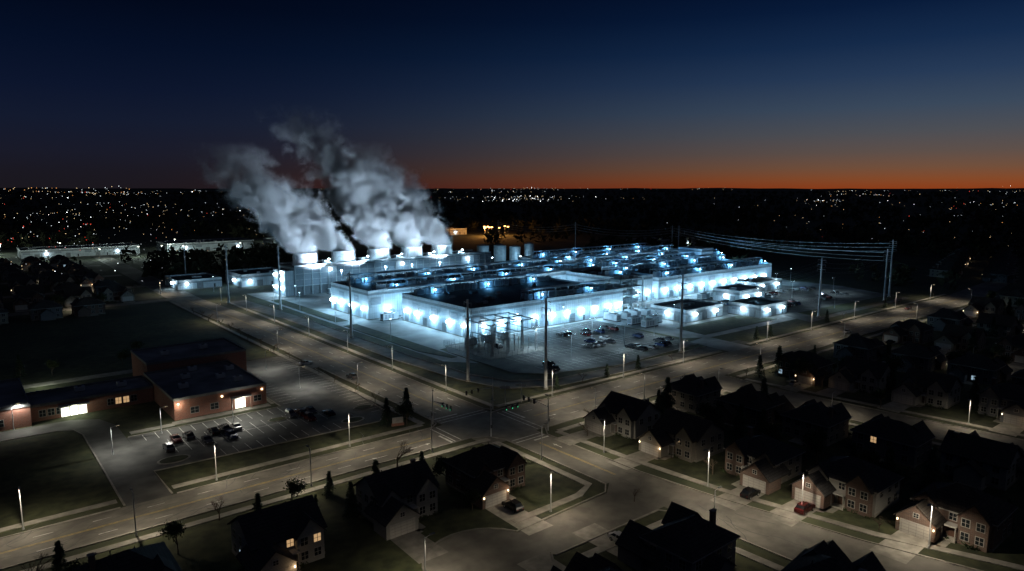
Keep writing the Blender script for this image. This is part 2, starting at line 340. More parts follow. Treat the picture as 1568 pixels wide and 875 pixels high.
# ------------------------------------------------------------------ cars
def car_mesh(paint,suv=False):
    g=MB(); h=.25 if suv else 0
    prof=[(-2.3,.32),(-2.35,.7+h),(-2.15,.95+h),(-1.4,1.0+h),(1.0,.98+h),(2.0,.82+h),(2.3,.62+h),(2.3,.32)]
    n=len(prof); vs=[(x,-(.9 if z<.8+h else .84),z) for x,z in prof]+[(x,(.9 if z<.8+h else .84),z) for x,z in prof]
    g.add(vs,[tuple(range(n)),tuple(range(2*n-1,n-1,-1))]+[(i,i+n,(i+1)%n+n,(i+1)%n) for i in range(n)],paint)
    xb=-2.0 if suv else -1.75; xt=-1.75 if suv else -1.05
    z0=.97+h;z1=1.42+h*1.4
    g.add([(xb,-.8,z0),(1.0,-.8,z0),(1.0,.8,z0),(xb,.8,z0),(xt,-.64,z1),(.15,-.64,z1),(.15,.64,z1),(xt,.64,z1)],[(4,5,6,7),(0,1,5,4),(1,2,6,5),(2,3,7,6),(3,0,4,7)],'glass')
    g.box(xt-.03,.18,-.66,.66,z1+.003,z1+.06,paint)
    for s in (-1,1):
        g.cyl((-.45,s*.8,z0),(-.42,s*.65,z1),.05,.05,paint,4)
        for x in (-1.4,1.4): g.cyl((x,s*.72,.33),(x,s*.93,.33),.34,.34,'rubber',12); g.cyl((x,s*.93,.33),(x,s*.94,.33),.18,.18,'metal',8)
        g.box(2.27,2.33,s*.6-.18,s*.6+.18,.6,.75,'trim'); g.box(-2.38,-2.3,s*.65-.15,s*.65+.15,.72,.9,'car_red'); g.box(.65,.8,s*.97-.07,s*.97+.07,1.0+h,1.13+h,paint)
    return g.mesh('parked_car')
CARS=[car_mesh(k,s) for k in('car_white','car_black','car_silver','car_red','car_blue','car_grey','car_black','car_grey') for s in(False,True)]
def car(x,y,rot): place(R.choice(CARS),'parked_car',(x,y,.03),rot+R.uniform(-.03,.03))
for (x,y) in ((-73.4,31),(-70.6,36),(-67.8,36),(-65,30.5),(-62,36),(-59.4,36),(-59.4,30.5),(-56.6,36),(-42.4,36),(-39.6,36),(-39.6,30.5),(-36.8,36),(-34,31)): car(x,y,pi/2+R.choice((0,pi)))
for i in range(50):
    row=R.choice((26.5,31.8,42.5,47.8,58.5,63.8)); k=R.randint(0,24)
    x=43.4+2.8*k
    if x>80 or R.random()<.25: car(x,row,pi/2)
for i in range(40): car(201.4+2.8*R.randint(0,31),R.choice((42.5,47.8,64.5,69.8)),pi/2)
for (x,y,r) in ((-17,86,0),(180,-7,0),(260,0,pi),(-12.8,60,pi/2)): car(x,y,r)
# ------------------------------------------------------------------ houses
def win(g,axis,c,pos,z,w,h,out,k):
    def bx(a0,a1,d0,d1,z0,z1,kk):
        lo,hi=sorted((pos+out*d0,pos+out*d1))
        if axis=='y': g.box(a0,a1,lo,hi,z0,z1,kk)
        else: g.box(lo,hi,a0,a1,z0,z1,kk)
    bx(c-w/2-.12,c+w/2+.12,0,.05,z-.12,z+h+.12,'trim'); bx(c-w/2,c+w/2,.0,.07,z,z+h,k)
    bx(c-.04,c+.04,.0,.09,z,z+h,'trim'); bx(c-w/2,c+w/2,.0,.085,z+h/2-.03,z+h/2+.03,'trim')
def gable(g,x0,x1,y0,y1,z,h,ax,wall,roof,ov=.45,th=.22):
    if ax=='x':
        ym=(y0+y1)/2; g.add([(x0,y0,z),(x0,y1,z),(x0,ym,z+h),(x1,y0,z),(x1,y1,z),(x1,ym,z+h)],[(0,2,1),(3,4,5)],wall)
        sl=h/((y1-y0)/2)
        for s,ye in((-1,y0),(1,y1)):
            e=ye+s*ov; ez=z-ov*sl
            g.add([(x0-ov,e,ez),(x1+ov,e,ez),(x1+ov,ym,z+h),(x0-ov,ym,z+h),(x0-ov,e,ez+th),(x1+ov,e,ez+th),(x1+ov,ym,z+h+th),(x0-ov,ym,z+h+th)],[(4,5,6,7),(0,1,5,4),(1,2,6,5),(3,0,4,7),(0,3,2,1)],roof)
    else:
        xm=(x0+x1)/2; g.add([(x0,y0,z),(x1,y0,z),(xm,y0,z+h),(x0,y1,z),(x1,y1,z),(xm,y1,z+h)],[(0,1,2),(3,5,4)],wall)
        sl=h/((x1-x0)/2)
        for s,xe in((-1,x0),(1,x1)):
            e=xe+s*ov; ez=z-ov*sl
            g.add([(e,y0-ov,ez),(e,y1+ov,ez),(xm,y1+ov,z+h),(xm,y0-ov,z+h),(e,y0-ov,ez+th),(e,y1+ov,ez+th),(xm,y1+ov,z+h+th),(xm,y0-ov,z+h+th)],[(4,5,6,7),(0,1,5,4),(1,2,6,5),(3,0,4,7),(0,3,2,1)],roof)
def hip(g,x0,x1,y0,y1,z,h,roof,ov=.5):
    x0-=ov;x1+=ov;y0-=ov;y1+=ov; d=(y1-y0)/2; ym=(y0+y1)/2
    g.box(x0,x1,y0,y1,z-.22,z-.003,'trim')
    a,b=(x0+d,x1-d) if x1-x0>2*d else ((x0+x1)/2-.05,(x0+x1)/2+.05)
    g.add([(x0,y0,z),(x1,y0,z),(x1,y1,z),(x0,y1,z),(a,ym,z+h),(b,ym,z+h)],[(0,1,5,4),(1,2,5),(2,3,4,5),(3,0,4)],roof)
def house_mesh(seed,wall,front,roof,lit,name='house'):
    q=random.Random(seed); g=MB(); w=q.uniform(11,13.5); d=q.uniform(9,11); E=q.choice((5.0,5.3)); s=q.choice((-1,1))
    def wk(): 
        r=q.random(); return ('e_win' if r<lit else ('e_winc' if r<lit*1.25 else 'glass'))
    g.box(-w/2,w/2,-d/2,d/2,0,E,wall); g.box(-w/2-.05,w/2+.05,-d/2-.05,d/2+.05,0,.45,'conc')
    if q.random()<.65: hip(g,-w/2,w/2,-d/2,d/2,E,3.2,roof)
    else: gable(g,-w/2,w/2,-d/2,d/2,E,3.2,'x',wall,roof)
    gw=6.4; gx0=(w/2-gw+1.2) if s>0 else (-w/2-1.2); gx1=gx0+gw; gy=-d/2-4.2
    g.box(gx0,gx1,gy,-d/2+.4,0,2.9,front); gable(g,gx0,gx1,gy,-d/2+3.0,2.9,2.7,'y',front,roof,.35)
    gc=(gx0+gx1)/2
    g.box(gc-2.55,gc+2.55,gy-.04,gy,0.02,2.45,'trim'); g.box(gc-2.4,gc+2.4,gy-.07,gy,0.02,2.3,'garage')
    win(g,'y',gc,gy,3.4,.8,.7,-1,'glass')
    bx0=-w/2+.5 if s>0 else w/2-5.0; bx1=bx0+4.5
    g.box(bx0,bx1,-d/2-1.1,-d/2+.3,0,E,front); gable(g,bx0,bx1,-d/2-1.1,-d/2+3.4,E,2.5,'y',front,roof,.35)
    bc=(bx0+bx1)/2
    for dx in(-1.1,1.1):
        for z in(.9,3.3): win(g,'y',bc+dx,-d/2-1.1,z,1.15,1.3,-1,wk())
    pc=(bx1+gx0)/2 if s>0 else (gx1+bx0)/2
    if q.random()<.7:
        ux0=gc-1.9;ux1=gc+1.9; ux0=max(ux0,-w/2+.1);ux1=min(ux1,w/2-.1)
        g.box(ux0,ux1,-d/2-.5,-d/2+.3,2.9,E,wall); gable(g,ux0,ux1,-d/2-.5,-d/2+3,E,2.0,'y',wall,roof,.3)
    if q.random()<.6:
        rx=q.uniform(-w*.3,w*.05); g.box(rx,rx+5,d/2-.2,d/2+2.6,0,E-2.2,wall); gable(g,rx,rx+5,d/2-.2,d/2+2.6,E-2.2,1.9,'y',wall,roof,.3)
    pw=max(1.6,abs((gx0-bx1) if s>0 else (bx0-gx1)))*.5
    g.box(pc-.55,pc+.55,-d/2-.08,-d/2,.3,2.4,'door'); g.box(pc-pw,pc+pw,-d/2-1.8,-d/2,0,.28,'conc')
    g.box(pc-pw,pc+pw,-d/2-1.8,-d/2,2.6,2.8,'trim')
    for dx in(-pw+.12,pw-.12): g.cyl((pc+dx,-d/2-1.65,.28),(pc+dx,-d/2-1.65,2.6),.1,.09,'trim',8)
    win(g,'y',pc,-d/2,3.3,1.1,1.2,-1,wk())
    for x in (-w*.35,-w*.1,w*.15,w*.36):
        for z in(.9,3.3): win(g,'y',x,d/2,z,1.2,1.3,1,wk())
    for y in(-d*.28,d*.05,d*.32):
        for z in(.9,3.3):
            win(g,'x',y,-w/2,z,1.1,1.3,-1,wk())
            if y>0 or z>3: win(g,'x',y,w/2,z,1.1,1.3,1,wk())
    if q.random()<.35:
        cx=-s*(w/2-1.5); g.box(cx-.4,cx+.4,.8,1.5,E,E+3.4,'brick2'); g.box(cx-.5,cx+.5,.7,1.6,E+3.4,E+3.55,'conc')
    for (vx,vy) in((w*.12,1.5),(w*.2,1.9),(-w*.15,2.2)): g.cyl((vx,vy,E+.8),(vx,vy,E+2.7),.07,.07,'dark',6)
    for i in range(9):
        bx_=q.uniform(-w/2,w/2); r_=q.uniform(.35,.6)
        for k in range(26):
            c=Vector((bx_+q.gauss(0,r_*.6),-d/2-1.5+q.gauss(0,r_*.4),abs(q.gauss(r_*.6,r_*.35)))); a=Vector((q.gauss(0,1),q.gauss(0,1),q.gauss(0,1))).normalized()*.16;b=a.orthogonal().normalized()*.12
            g.add([c-a,c+b,c+a,c-b],[(0,1,2,3)],'leaf')
    g.box(-3,2,d/2+.1,d/2+3.5,0,.12,'conc')
    if wall=='brick2': name='brick_house'
    return (g.mesh(name),gc,gy,pc,-d/2,name)
HV=[]
specs=[('siding1','brick2','shingle'),('siding2','siding2','shingle'),('siding3','siding3','shingle'),('brick2','brick2','shingle2'),('siding1','siding1','shingle2'),('siding2','brick2','shingle'),('siding3','brick2','shingle'),('brick2','siding1','shingle')]
for i,(a,b,c) in enumerate(specs):
    for lit in (0.0,.12): HV.append(house_mesh(i*3+1+int(lit*50),a,b,c,lit))
dw=MB()
def house(x,y,rot,v=None,drive=8,porch=False):
    me,gc,gy,pc,py,nm=HV[v if v is not None else R.choice((0,2,4,6,8,10,R.randrange(16),R.randrange(16)))]
    o=place(me,nm,(x,y,0),rot)
    if drive:
        dw.M=Matrix.Translation((x,y,0))@Matrix.Rotation(rot,4,'Z')
        dw.sheet([(gc-2.6,gy),(gc-2.9,gy-drive),(gc+2.9,gy-drive),(gc+2.6,gy)],.04,'conc')
        dw.sheet([(pc-.6,py-1.8),(pc-.6,py-5.5),(gc,py-6.5),(gc,py-5.3),(pc+.6,py-4.4),(pc+.6,py-1.8)],.036,'conc'); dw.M=Matrix()
        if R.random()<.3:
            cp=Matrix.Translation((x,y,0))@Matrix.Rotation(rot,4,'Z')@Vector((gc+R.choice((-1.3,1.3)),gy-3.4,0)); car(cp.x,cp.y,rot+pi/2)
    if porch:
        f=MB()
        for px in (gc-2.9,gc+2.9): f.box(px-.08,px+.08,gy-.2,gy-.02,2.0,2.3,'e_warm')
        f.obj('garage_lamp',parent=o); light('garage_light',(gc+2.9,gy-.7,2.2),36,(1,.66,.36),o,.08)
    return o
house(-28,-30,0,6,13,True);house(-48,-29,0,4,10,False);house(-71,-30,0,5,14,True);house(-93,-30,0,0,14);house(-115,-30,0,2,14)
house(-22,-76,pi,2,11);house(-62,-73,pi*.8,0,8)
house(-16,-96,pi/2+.1,0,5); house(-44,-78,pi,6,11)
for i,(y,v,p) in enumerate(((-27,4,0),(-45,8,1),(-63,0,0),(-81,12,0),(-99,6,1),(-118,2,1),(-138,8,0))):
    house(20+max(0,(-y-50))*.12,y,-pi/2,v,11,bool(p))
for i,(y,v) in enumerate(((-25,0),(-42,6),(-59,0),(-76,11),(-93,4),(-111,2),(-129,8),(-147,6))):
    house(48+(-y-25)*.1,y,pi/2,v,10,R.random()<.3)
for y in range(-30,-330,-18): house(101+(-y-25)*.09+R.uniform(-1,1),y,-pi/2,None,10,R.random()<.4)
for xx,rt in ((136,pi/2),(185,-pi/2),(222,pi/2),(272,-pi/2),(316,pi/2),(368,-pi/2),(425,pi/2),(478,-pi/2),(520,pi/2)):
    for y in range(-30,-175 if xx>300 else -330,-18): house(xx+(-y)*.03+R.uniform(-2,2),y,rt+R.uniform(-.05,.05),None,10,R.random()<.18)
for x in range(360,640,19):
    for y in (60,95) : 
        if x>400: house(x,y-70+(x-360)*.25,0 if y>80 else pi,None,0,R.random()<.2)
for yy,rt in ((246,pi),(287,0),(313,pi),(355,0),(383,pi),(425,0),(463,pi),(505,0)):
    for x in range(-400,-24,19):
        if x<-40 or yy>260: house(x+R.uniform(-2,2),yy+R.uniform(-1.5,1.5),rt+R.uniform(-.05,.05),None,7,R.random()<.17)
dw.obj('driveway')
# ------------------------------------------------------------------ school
sch=empty('school_building')
g=MB()
def block(x0,x1,y0,y1,h,wall):
    g.box(x0,x1,y0,y1,0,h,wall)
    g.box(x0-.12,x1+.12,y0-.12,y0+.25,h,h+.7,'steel');g.box(x0-.12,x1+.12,y1-.25,y1+.12,h,h+.7,'steel')
    g.box(x0-.12,x0+.25,y0+.25,y1-.25,h,h+.7,'steel');g.box(x1-.25,x1+.12,y0+.25,y1-.25,h,h+.7,'steel')
    g.box(x0+.25,x1-.25,y0+.25,y1-.25,h+.003,h+.15,'roofs')
block(-67,-43,52,85.5,5.2,'brick');block(-66,-37,86,108,7.8,'brick');block(-96,-67.2,74,88,3.9,'brick');block(-132,-96.2,71,102,5.2,'brick')
g.obj('walls_and_roof',sch)
g=MB()
for x in (-62,-57,-45.5): win(g,'y',x,52,1.2,2.0,1.6,-1,'glass')
for y in (56,61,66,71,76,81): win(g,'x',y,-43,1.2,2.2,1.6,1,'glass')
for i in range(8): win(g,'y',-93.5+i*1.9+ (8 if i>3 else 0),74,1.1,1.4,1.7,-1,'e_win' if i in(5,6) else 'glass')
for i in range(6): win(g,'y',-128+i*5,71,1.1,2.2,1.7,-1,'glass')
for x in (-88.5,-86.5,-84.5): g.box(x-.9,x+.9,73.9,74,.1,2.9,'e_door')
for x in (-87.5,-85.5): g.box(x-.06,x+.06,73.85,73.9,.1,2.9,'dark')
g.obj('windows',sch)
g=MB(); g.box(-53,-47.5,50.2,51.98,3.3,3.6,'trim')
for x in(-52.8,-47.7): g.box(x-.2,x+.2,50.3,50.7,.13,3.3,'brick')
g.box(-51.6,-48.9,51.9,51.98,.13,2.9,'e_door'); g.box(-50.3,-50.2,51.85,51.9,.13,2.9,'dark')
g.box(-90,-83,72,73.98,3.0,3.3,'trim')
for x in(-66,-55,-44.2): g.box(x-.2,x+.2,51.7,51.98,4.1,4.5,'e_warm')
g.obj('entrance',sch)
g=MB()
for (x,y) in ((-60,72),(-52,66),(-56,80),(-60,95),(-48,97),(-85,82),(-75,80),(-112,88),(-120,80),(-49,60),(-63,62),(-47,74)):
    z=7.95 if y>90 and x>-70 else (4.05 if x<-68 and x>-96 else 5.35)
    g.box(x,x+2.4,y,y+1.7,z+.2,z+1.4,'unit'); g.box(x+.2,x+2.2,y+.2,y+1.5,z,z+.2,'steel'); g.cyl((x+1.2,y+.85,z+1.4),(x+1.2,y+.85,z+1.55),.5,.5,'dark',10)
g.obj('rooftop_units',sch)
light('wall_lamp',(-66,51,4),260,(1,.9,.65),sch);light('wall_lamp',(-50,49.6,3.0),330,(1,.95,.8),sch);light('wall_lamp',(-86.5,71.5,2.6),300,(.95,1,.75),sch);light('wall_lamp',(-42.2,54,4),160,(1,.9,.65),sch);light('wall_lamp',(-90,110.5,4),900,(.9,1,.8),sch);light('wall_lamp',(-120,110.5,4),900,(.9,1,.8),sch)
# ------------------------------------------------------------------ data-centre buildings
def wlamps(g,par,pts,P=900):
    for (x,y,z,nx,ny) in pts:
        g.box(x-.6,x+.6,y-.6,y+.6,z-.4,z+.75,'e_blue'); light('wall_light',(x+nx*1.1,y+ny*1.1,z-.3),P,COOL,par,.35)
def dc(x0,x1,y0,y1,h,name='data_center_building',lx=None,ly=None,rows=(),wall='panel',P=900,RP=2000,RK=6):
    e=empty(name); g=MB()
    g.box(x0,x1,y0,y1,.5,h,wall); g.box(x0-.1,x1+.1,y0-.1,y1+.1,0,.5,'conc')
    t=.35
    g.box(x0-.1,x1+.1,y0-.1,y0+t,h,h+1.1,'metal');g.box(x0-.1,x1+.1,y1-t,y1+.1,h,h+1.1,'metal')
    g.box(x0-.1,x0+t,y0+t,y1-t,h,h+1.1,'metal');g.box(x1-t,x1+.1,y0+t,y1-t,h,h+1.1,'metal')
    g.box(x0+t,x1-t,y0+t,y1-t,h+.003,h+.2,'roofd')
    g.obj('walls_and_roof',e)
    g=MB(); n=max(2,int((x1-x0)/7.5))
    for i in range(n+1):
        x=x0+(x1-x0)*i/n; g.box(x-.12,x+.12,y0-.08,y0-.003,.5,h-1.25,'metal')
    n2=max(2,int((y1-y0)/7.5))
    for i in range(n2+1):
        y=y0+(y1-y0)*i/n2; g.box(x0-.08,x0-.003,y-.12,y+.12,.5,h-1.25,'metal')
    for i in range(n):
        x=x0+(x1-x0)*(i+.5)/n
        if i%3==1: g.box(x-1.8,x+1.8,y0-.1,y0-.003,.5,4.2,'steel')
        elif i%3==0: g.box(x-2.6,x+2.6,y0-.14,y0-.003,h*.55,h*.82,'louver')
        else: g.box(x-.5,x+.5,y0-.09,y0-.003,.5,2.7,'dark')
    for i in range(n2):
        y=y0+(y1-y0)*(i+.5)/n2
        if i%2: g.box(x0-.12,x0-.003,y-2.4,y+2.4,h*.55,h*.82,'louver')
        else: g.box(x0-.1,x0-.003,y-1.6,y+1.6,.5,4,'steel')
    g.box(x0-.05,x1,y0-.06,y0-.003,h-1.2,h-.1,'steel'); g.box(x0-.06,x0-.003,y0,y1,h-1.2,h-.1,'steel')
    g.obj('facade_details',e)
    g=MB(); pts=[]
    for x in (lx if lx is not None else [x0+(x1-x0)*(i+.5)/n for i in range(0,n,2)]): pts.append((x,y0-.75,5 if h>8 else 3.6,0,-1))
    for y in (ly if ly is not None else [y0+(y1-y0)*(i+.5)/n2 for i in range(0,n2,2)]): pts.append((x0-.75,y,5 if h>8 else 3.6,-1,0))
    wlamps(g,e,pts,P); g.obj('wall_lamps',e)
    g=MB(); pl=[]
    for (ry,xa,xb) in rows:
        x=xa; k=0
        while x<xb:
            L=R.choice((3.2,4.2,5.2)); H=R.choice((1.9,2.3,2.8))
            g.box(x,x+L,ry,ry+2.4,h+.6,h+.6+H,'unit'); g.box(x+.1,x+L-.1,ry+.1,ry+2.3,h+.2,h+.6,'steel')
            g.box(x+.3,x+L-.3,ry-.05,ry-.003,h+.9,h+.3+H,'louver')
            for j in range(int(L/1.5)): g.cyl((x+.9+j*1.5,ry+1.2,h+.6+H),(x+.9+j*1.5,ry+1.2,h+.85+H),.55,.55,'dark',8)
            x+=L+R.uniform(.6,1.6); k+=1
            if k%RK==2: pl.append((x-.5,ry-1.3,h+2.2))
        g.cyl((xa,ry+3.3,h+1.0),(xb,ry+3.3,h+1.0),.25,.25,'metal',8); g.cyl((xa,ry+3.9,h+1.3),(xb,ry+3.9,h+1.3),.18,.18,'metal',8)
        g.cyl((xa,ry-2.6,h+1.9),(xb,ry-2.6,h+1.9),.06,.06,'metal',4)
        xx=xa
        while xx<xb: g.cyl((xx,ry-2.6,h+.2),(xx,ry-2.6,h+1.9),.05,.05,'metal',4); xx+=3
        xx=xa
        while xx<=xb:
            for yy in (ry-.6,ry+4.4): g.box(xx-.12,xx+.12,yy-.12,yy+.12,h+.2,h+4.4,'metal')
            g.box(xx-.1,xx+.1,ry-.48,ry+4.28,h+4.1,h+4.4,'metal'); xx+=8
        for yy in (ry-.6,ry+4.4): g.box(xa,xb,yy-.1,yy+.1,h+4.41,h+4.65,'metal')
        for yy in (ry+.8,ry+1.6,ry+3): g.cyl((xa,yy,h+4.7),(xb,yy,h+4.7),.22,.22,'unit',6)
    for i in range(int((x1-x0)*(y1-y0)/260)):
        a=R.uniform(x0+4,x1-8);b=R.uniform(y0+8,y1-8); s=R.uniform(1,2.6); g.box(a,a+s*1.4,b,b+s,h+.2,h+R.uniform(.9,1.8),R.choice(('steel','unit')))
    for (x,y,z) in pl:
        g.cyl((x,y,h+.2),(x,y,z),.06,.06,'steel',5); g.box(x-.3,x+.3,y-.15,y+.15,z,z+.25,'e_blue'); light('roof_light',(x,y,z-.3),RP,DEEP,e,.2)
    g.obj('rooftop_equipment',e)
    return e
dc(50,140,82,135,11.5,lx=[56,65,74,84,94,103,112,121,130,137],ly=[86,97,109,122,131],rows=((87,84,136),(129,54,136)),P=2500,RP=1700)
dc(38,190,145,184,12.5,lx=[48,66,84,102,120,140,160,180],ly=[149,161,173,182],rows=((148.5,44,186),(177,44,186)),P=3200)
dc(158,184,100,140,13,lx=[162,171,180],ly=[105,120,135],rows=((112,162,180),),P=2200)
dc(188,302,99,142,11,lx=list(range(194,300,11)),ly=[104,115,128],rows=((104,192,298),(135,192,298)),P=3000)
dc(198,330,152,186,11,rows=((156,204,326),(178,204,326)),P=3200,RP=2600,RK=7)
dc(200,335,196,232,11.5,rows=((199,206,330),(224,206,330)),P=2600,RP=2600,RK=7)
dc(150,196,196,226,9,rows=((200,152,194),),P=2400,RP=2600)
dc(298,312,150,170,17,lx=[301,308],ly=[155,165],P=3500)
dc(144,172,48,68,5,'control_building',lx=[150,166],ly=[58],P=600)
dc(180,203,33,50,5,'control_building',lx=[185,198],ly=[42],P=600)
dc(208,232,62,78,6,'warehouse',lx=[214,226],ly=[70],P=900)
dc(250,278,78,92,5,'warehouse',lx=[256,272],ly=[85],P=900)
dc(28,58,288,318,7,'warehouse',lx=[33,53],ly=[300],P=900)
dc(-5,20,300,330,5,'warehouse',lx=[0],ly=[310],P=450)
g=MB()
for x in (60,96,132,168):
    for y in(136.5,143): g.box(x-.2,x+.2,y-.2,y+.2,0,14.5,'metal')
    g.box(x-.2,x+.2,136.7,142.8,13.9,14.2,'metal')
for y in (138,139.5,141): g.cyl((44,y,14.6),(186,y,14.6),.35,.35,'unit',8)
for x in (141,149,157):
    for y in(84,92): g.box(x-.2,x+.2,y-.2,y+.2,0,16,'metal')
for z in (4,8,12,16):
    g.box(141,157,84,92,z,z+.2,'metal'); 
    for i in range(8): g.box(142+i*1.7,143.5+i*1.7,86,90,z+.2,z+R.uniform(1,2.6),R.choice(('unit','steel','metal')))
g.obj('pipe_bridge')
# cooling tower building
T=empty('cooling_tower_plant'); g=MB()
g.box(41,180,238,258,0,5,'steel');g.box(41,180,237.2,258.8,5,15.6,'louver')
for i in range(29):
    x=41.3+i*4.95; g.box(x-.25,x+.25,237.0-.15,237.19,0,15.3,'metal')
for z in (5.2,8.6,12,15.2): g.box(40.8,180.2,236.95,237.19,z,z+.3,'metal')
g.box(41,180,237.2,258.8,15.603,15.9,'roofd')
for y in(237.2,258.6): g.box(41,180,y,y+.2,15.9,17,'metal')
g.box(36,41,239,256,0,14,'panel'); g.box(36,41,239,256,14.003,14.2,'roofd')
g.obj('plant_building',T)
g=MB()
TX=(52,76,100,123.6,147); TY=248
for x in TX:
    n=40; prof=[(7.4,15.9),(7.0,17.2),(6.5,19.2),(6.25,21),(6.35,22.4),(6.55,22.9),(6.3,22.9),(6.0,21),(6.2,18)]
    vs=[(x+r*math.cos(2*pi*i/n),TY+r*math.sin(2*pi*i/n),z) for r,z in prof for i in range(n)]
    g.add(vs,[(a*n+i,a*n+(i+1)%n,(a+1)*n+(i+1)%n,(a+1)*n+i) for a in range(len(prof)-1) for i in range(n)],'tower')
    g.cyl((x,TY,17.9),(x,TY,18),6.1,6.1,'dark',24)
    for i in range(20):
        t=2*pi*i/20; g.cyl((x+7.45*math.cos(t),TY+7.45*math.sin(t),15.9),(x+6.75*math.cos(t),TY+6.75*math.sin(t),22.6),.1,.08,'metal',4)
    g.box(x+9,x+11.5,TY-6,TY-3,15.9,18.5,'unit'); g.box(x+8.6,x+11.9,TY-10,TY-7.5,15.9,17.4,'unit'); g.cyl((x-8,TY-8,16.6),(x+9,TY-8,16.6),.4,.4,'metal',8)
g.obj('cooling_towers',T)
g=MB()
wl=[(x,236.2,13.5,0,-1) for x in (62,110,160)]+[(35.2,243,z,-1,0) for z in(4,9,13)]+[(35.2,252,z,-1,0) for z in(4,11)]
wlamps(g,T,wl,900)
for x in (63,88,111.5,135.5,158): 
    g.cyl((x,240,15.9),(x,240,19),.08,.08,'steel',6); g.box(x-.5,x+.5,239.6,240.4,19,19.5,'e_blue'); light('deck_light',(x,239.2,19.2),3600,(.42,.76,1),T,.25)
g.obj('wall_lamps',T)
F=empty('added_fill_lights'); g=MB()  # invented masts with added lamps that brighten the steam and plant facade
for (x,tx,ty,tz) in ((62,36,266,40),(90,52,268,45),(108,80,262,50),(128,92,266,55),(150,114,264,45)):
    g.cyl((x,222,0),(x,222,14),.2,.15,'pole'); g.box(x-.6,x+.6,221.7,222.3,14,14.8,'steel')
    light('steam_fill_light',(x,222,15.2),190000,(.62,.80,1),F,.5,64,(tx,ty,tz))  # added uplight, stands in for the whole facility's glow on the steam
    light('facade_fill_light',(x,221,14.2),14000,(.35,.7,1),F,.3,110,(x,237,8))  # added fill aimed at the plant facade
g.obj('added_fill_masts',F)
def generator_mesh():
    g=MB(); g.box(-4,4,-1.4,1.4,.4,3.2,'unit'); g.box(-4.2,4.2,-1.5,1.5,0,.4,'dark'); g.box(-4.05,-4.003,-1.1,1.1,.8,2.8,'louver')
    for x in(-2.5,-.8,.9): g.box(x-.6,x+.6,-1.45,-1.403,.8,2.8,'louver')
    g.cyl((2.6,0,3.2),(2.6,0,4.8),.25,.25,'metal',8); g.box(-2.5,1.2,-.9,.9,3.2,3.7,'steel'); return g.mesh('backup_generator')
GM=generator_mesh()
for x in range(46,190,11): place(GM,'backup_generator',(x,140,.02),0)
for x in range(62,180,12): place(GM,'backup_generator',(x,231,.02),0)
for x in range(196,300,11): place(GM,'backup_generator',(x,147,.02),0)
for x in (124,131,138,145): place(GM,'backup_generator',(x,74,.02),pi/2)
for (x,y) in ((126,62),(126,54),(134,58),(208,84),(220,84),(232,84)): place(GM,'backup_generator',(x,y,.02),0)
pl=empty('yard_floodlight');g=MB()
for (x,y,P) in [(x,140,4000) for x in range(56,190,30)]+[(x,191,4500) for x in range(50,190,34)]+[(x,147.5,3600) for x in range(204,300,30)]+[(24,100,1500),(24,150,2200),(24,190,2600),(24,225,3000),(126,70,3200),(150,76,3600),(138,50,2200),(175,76,3600),(212,54,2200),(240,86,2600),(310,90,3000),(60,278,3600),(110,278,3000),(190,262,3600),(240,262,3600),(32,215,4000),(10,282,3000),(70,77,2600),(96,77,2600)]:
    g.cyl((x,y,0),(x,y,9),.1,.08,'pole',6);g.box(x-.4,x+.4,y-.2,y+.2,9,9.25,'steel');g.box(x-.3,x+.3,y-.15,y+.15,8.95,9,'e_blue'); light('flood_light',(x,y,8.8),P,COOL,pl,.2)
g.obj('floodlight_poles',pl)
g=MB()
for (x,y,r,h) in ((228,310,5,14),(240,303,5,14),(250,296,4.5,13),(262,292,4,15)):
    g.cyl((x,y,0),(x,y,h),r,r,'unit',28);g.cyl((x,y,h),(x,y,h+1),r,.6,'metal',28)
    for z in(3,7,11): g.cyl((x,y,z),(x,y,z+.15),r+.08,r+.08,'metal',28)
g.obj('storage_tank')
tl_=empty('tank_floodlight');g=MB()
for (x,y) in ((222,290),(246,284)):
    g.cyl((x,y,0),(x,y,6),.1,.1,'pole',6);g.box(x-.4,x+.4,y-.3,y+.3,6,6.3,'e_blue');light('flood_light',(x,y,5.8),7000,COOL,tl_,.2)
g.obj('lamp_pole',tl_)
g=MB()
def lat(x,y,h):
    for dx in(-.35,.35):
        for dy in(-.35,.35): g.cyl((x+dx,y+dy,0),(x+dx*.5,y+dy*.5,h),.1,.08,'metal',4)
    z=0
    while z<h-1:
        k=1-.5*z/h
        g.cyl((x-.35*k,y-.35*k,z),(x+.35*k,y-.35*k,z+1),.04,.04,'metal',3);g.cyl((x-.35*k,y+.35*k,z),(x-.35*k,y-.35*k,z+1),.04,.04,'metal',3); z+=1
    g.cyl((x,y,h),(x,y,h+4),.07,.03,'metal',4)
for x in (39,46,53,60):
    for y in(54,62,70): lat(x,y,11.5)
    g.box(x-.25,x+.25,54,70,11.1,11.4,'metal'); g.box(x-.2,x+.2,54,70,7.1,7.3,'metal')
for y in (54,62,70): g.box(39,60,y-.2,y+.2,11.5,11.8,'metal')
for x in (41,43.5,48.5,51,55.5,58):
    for y in(56,59,64.5,68):
        g.cyl((x,y,0),(x,y,2.6),.12,.12,'metal',5)
        for j in range(6): g.cyl((x,y,2.6+j*.28),(x,y,2.75+j*.28),.22,.22,'insul',7)
        g.cyl((x,y,2.6),(x,y,4.4),.07,.07,'insul',5)
    g.cyl((x,55,4.5),(x,69,4.5),.08,.08,'metal',5)
for (x,y) in ((44,74),(52,74),(60,74)):
    g.box(x-2,x+2,y-1.3,y+1.3,.3,3.2,'steel')
    for j in range(6): g.box(x-1.8+j*.65,x-1.6+j*.65,y-2,y-1.32,.8,2.8,'metal')
    for dx in(-1,0,1): g.cyl((x+dx,y,3.2),(x+dx,y,4.6),.16,.1,'insul',7)
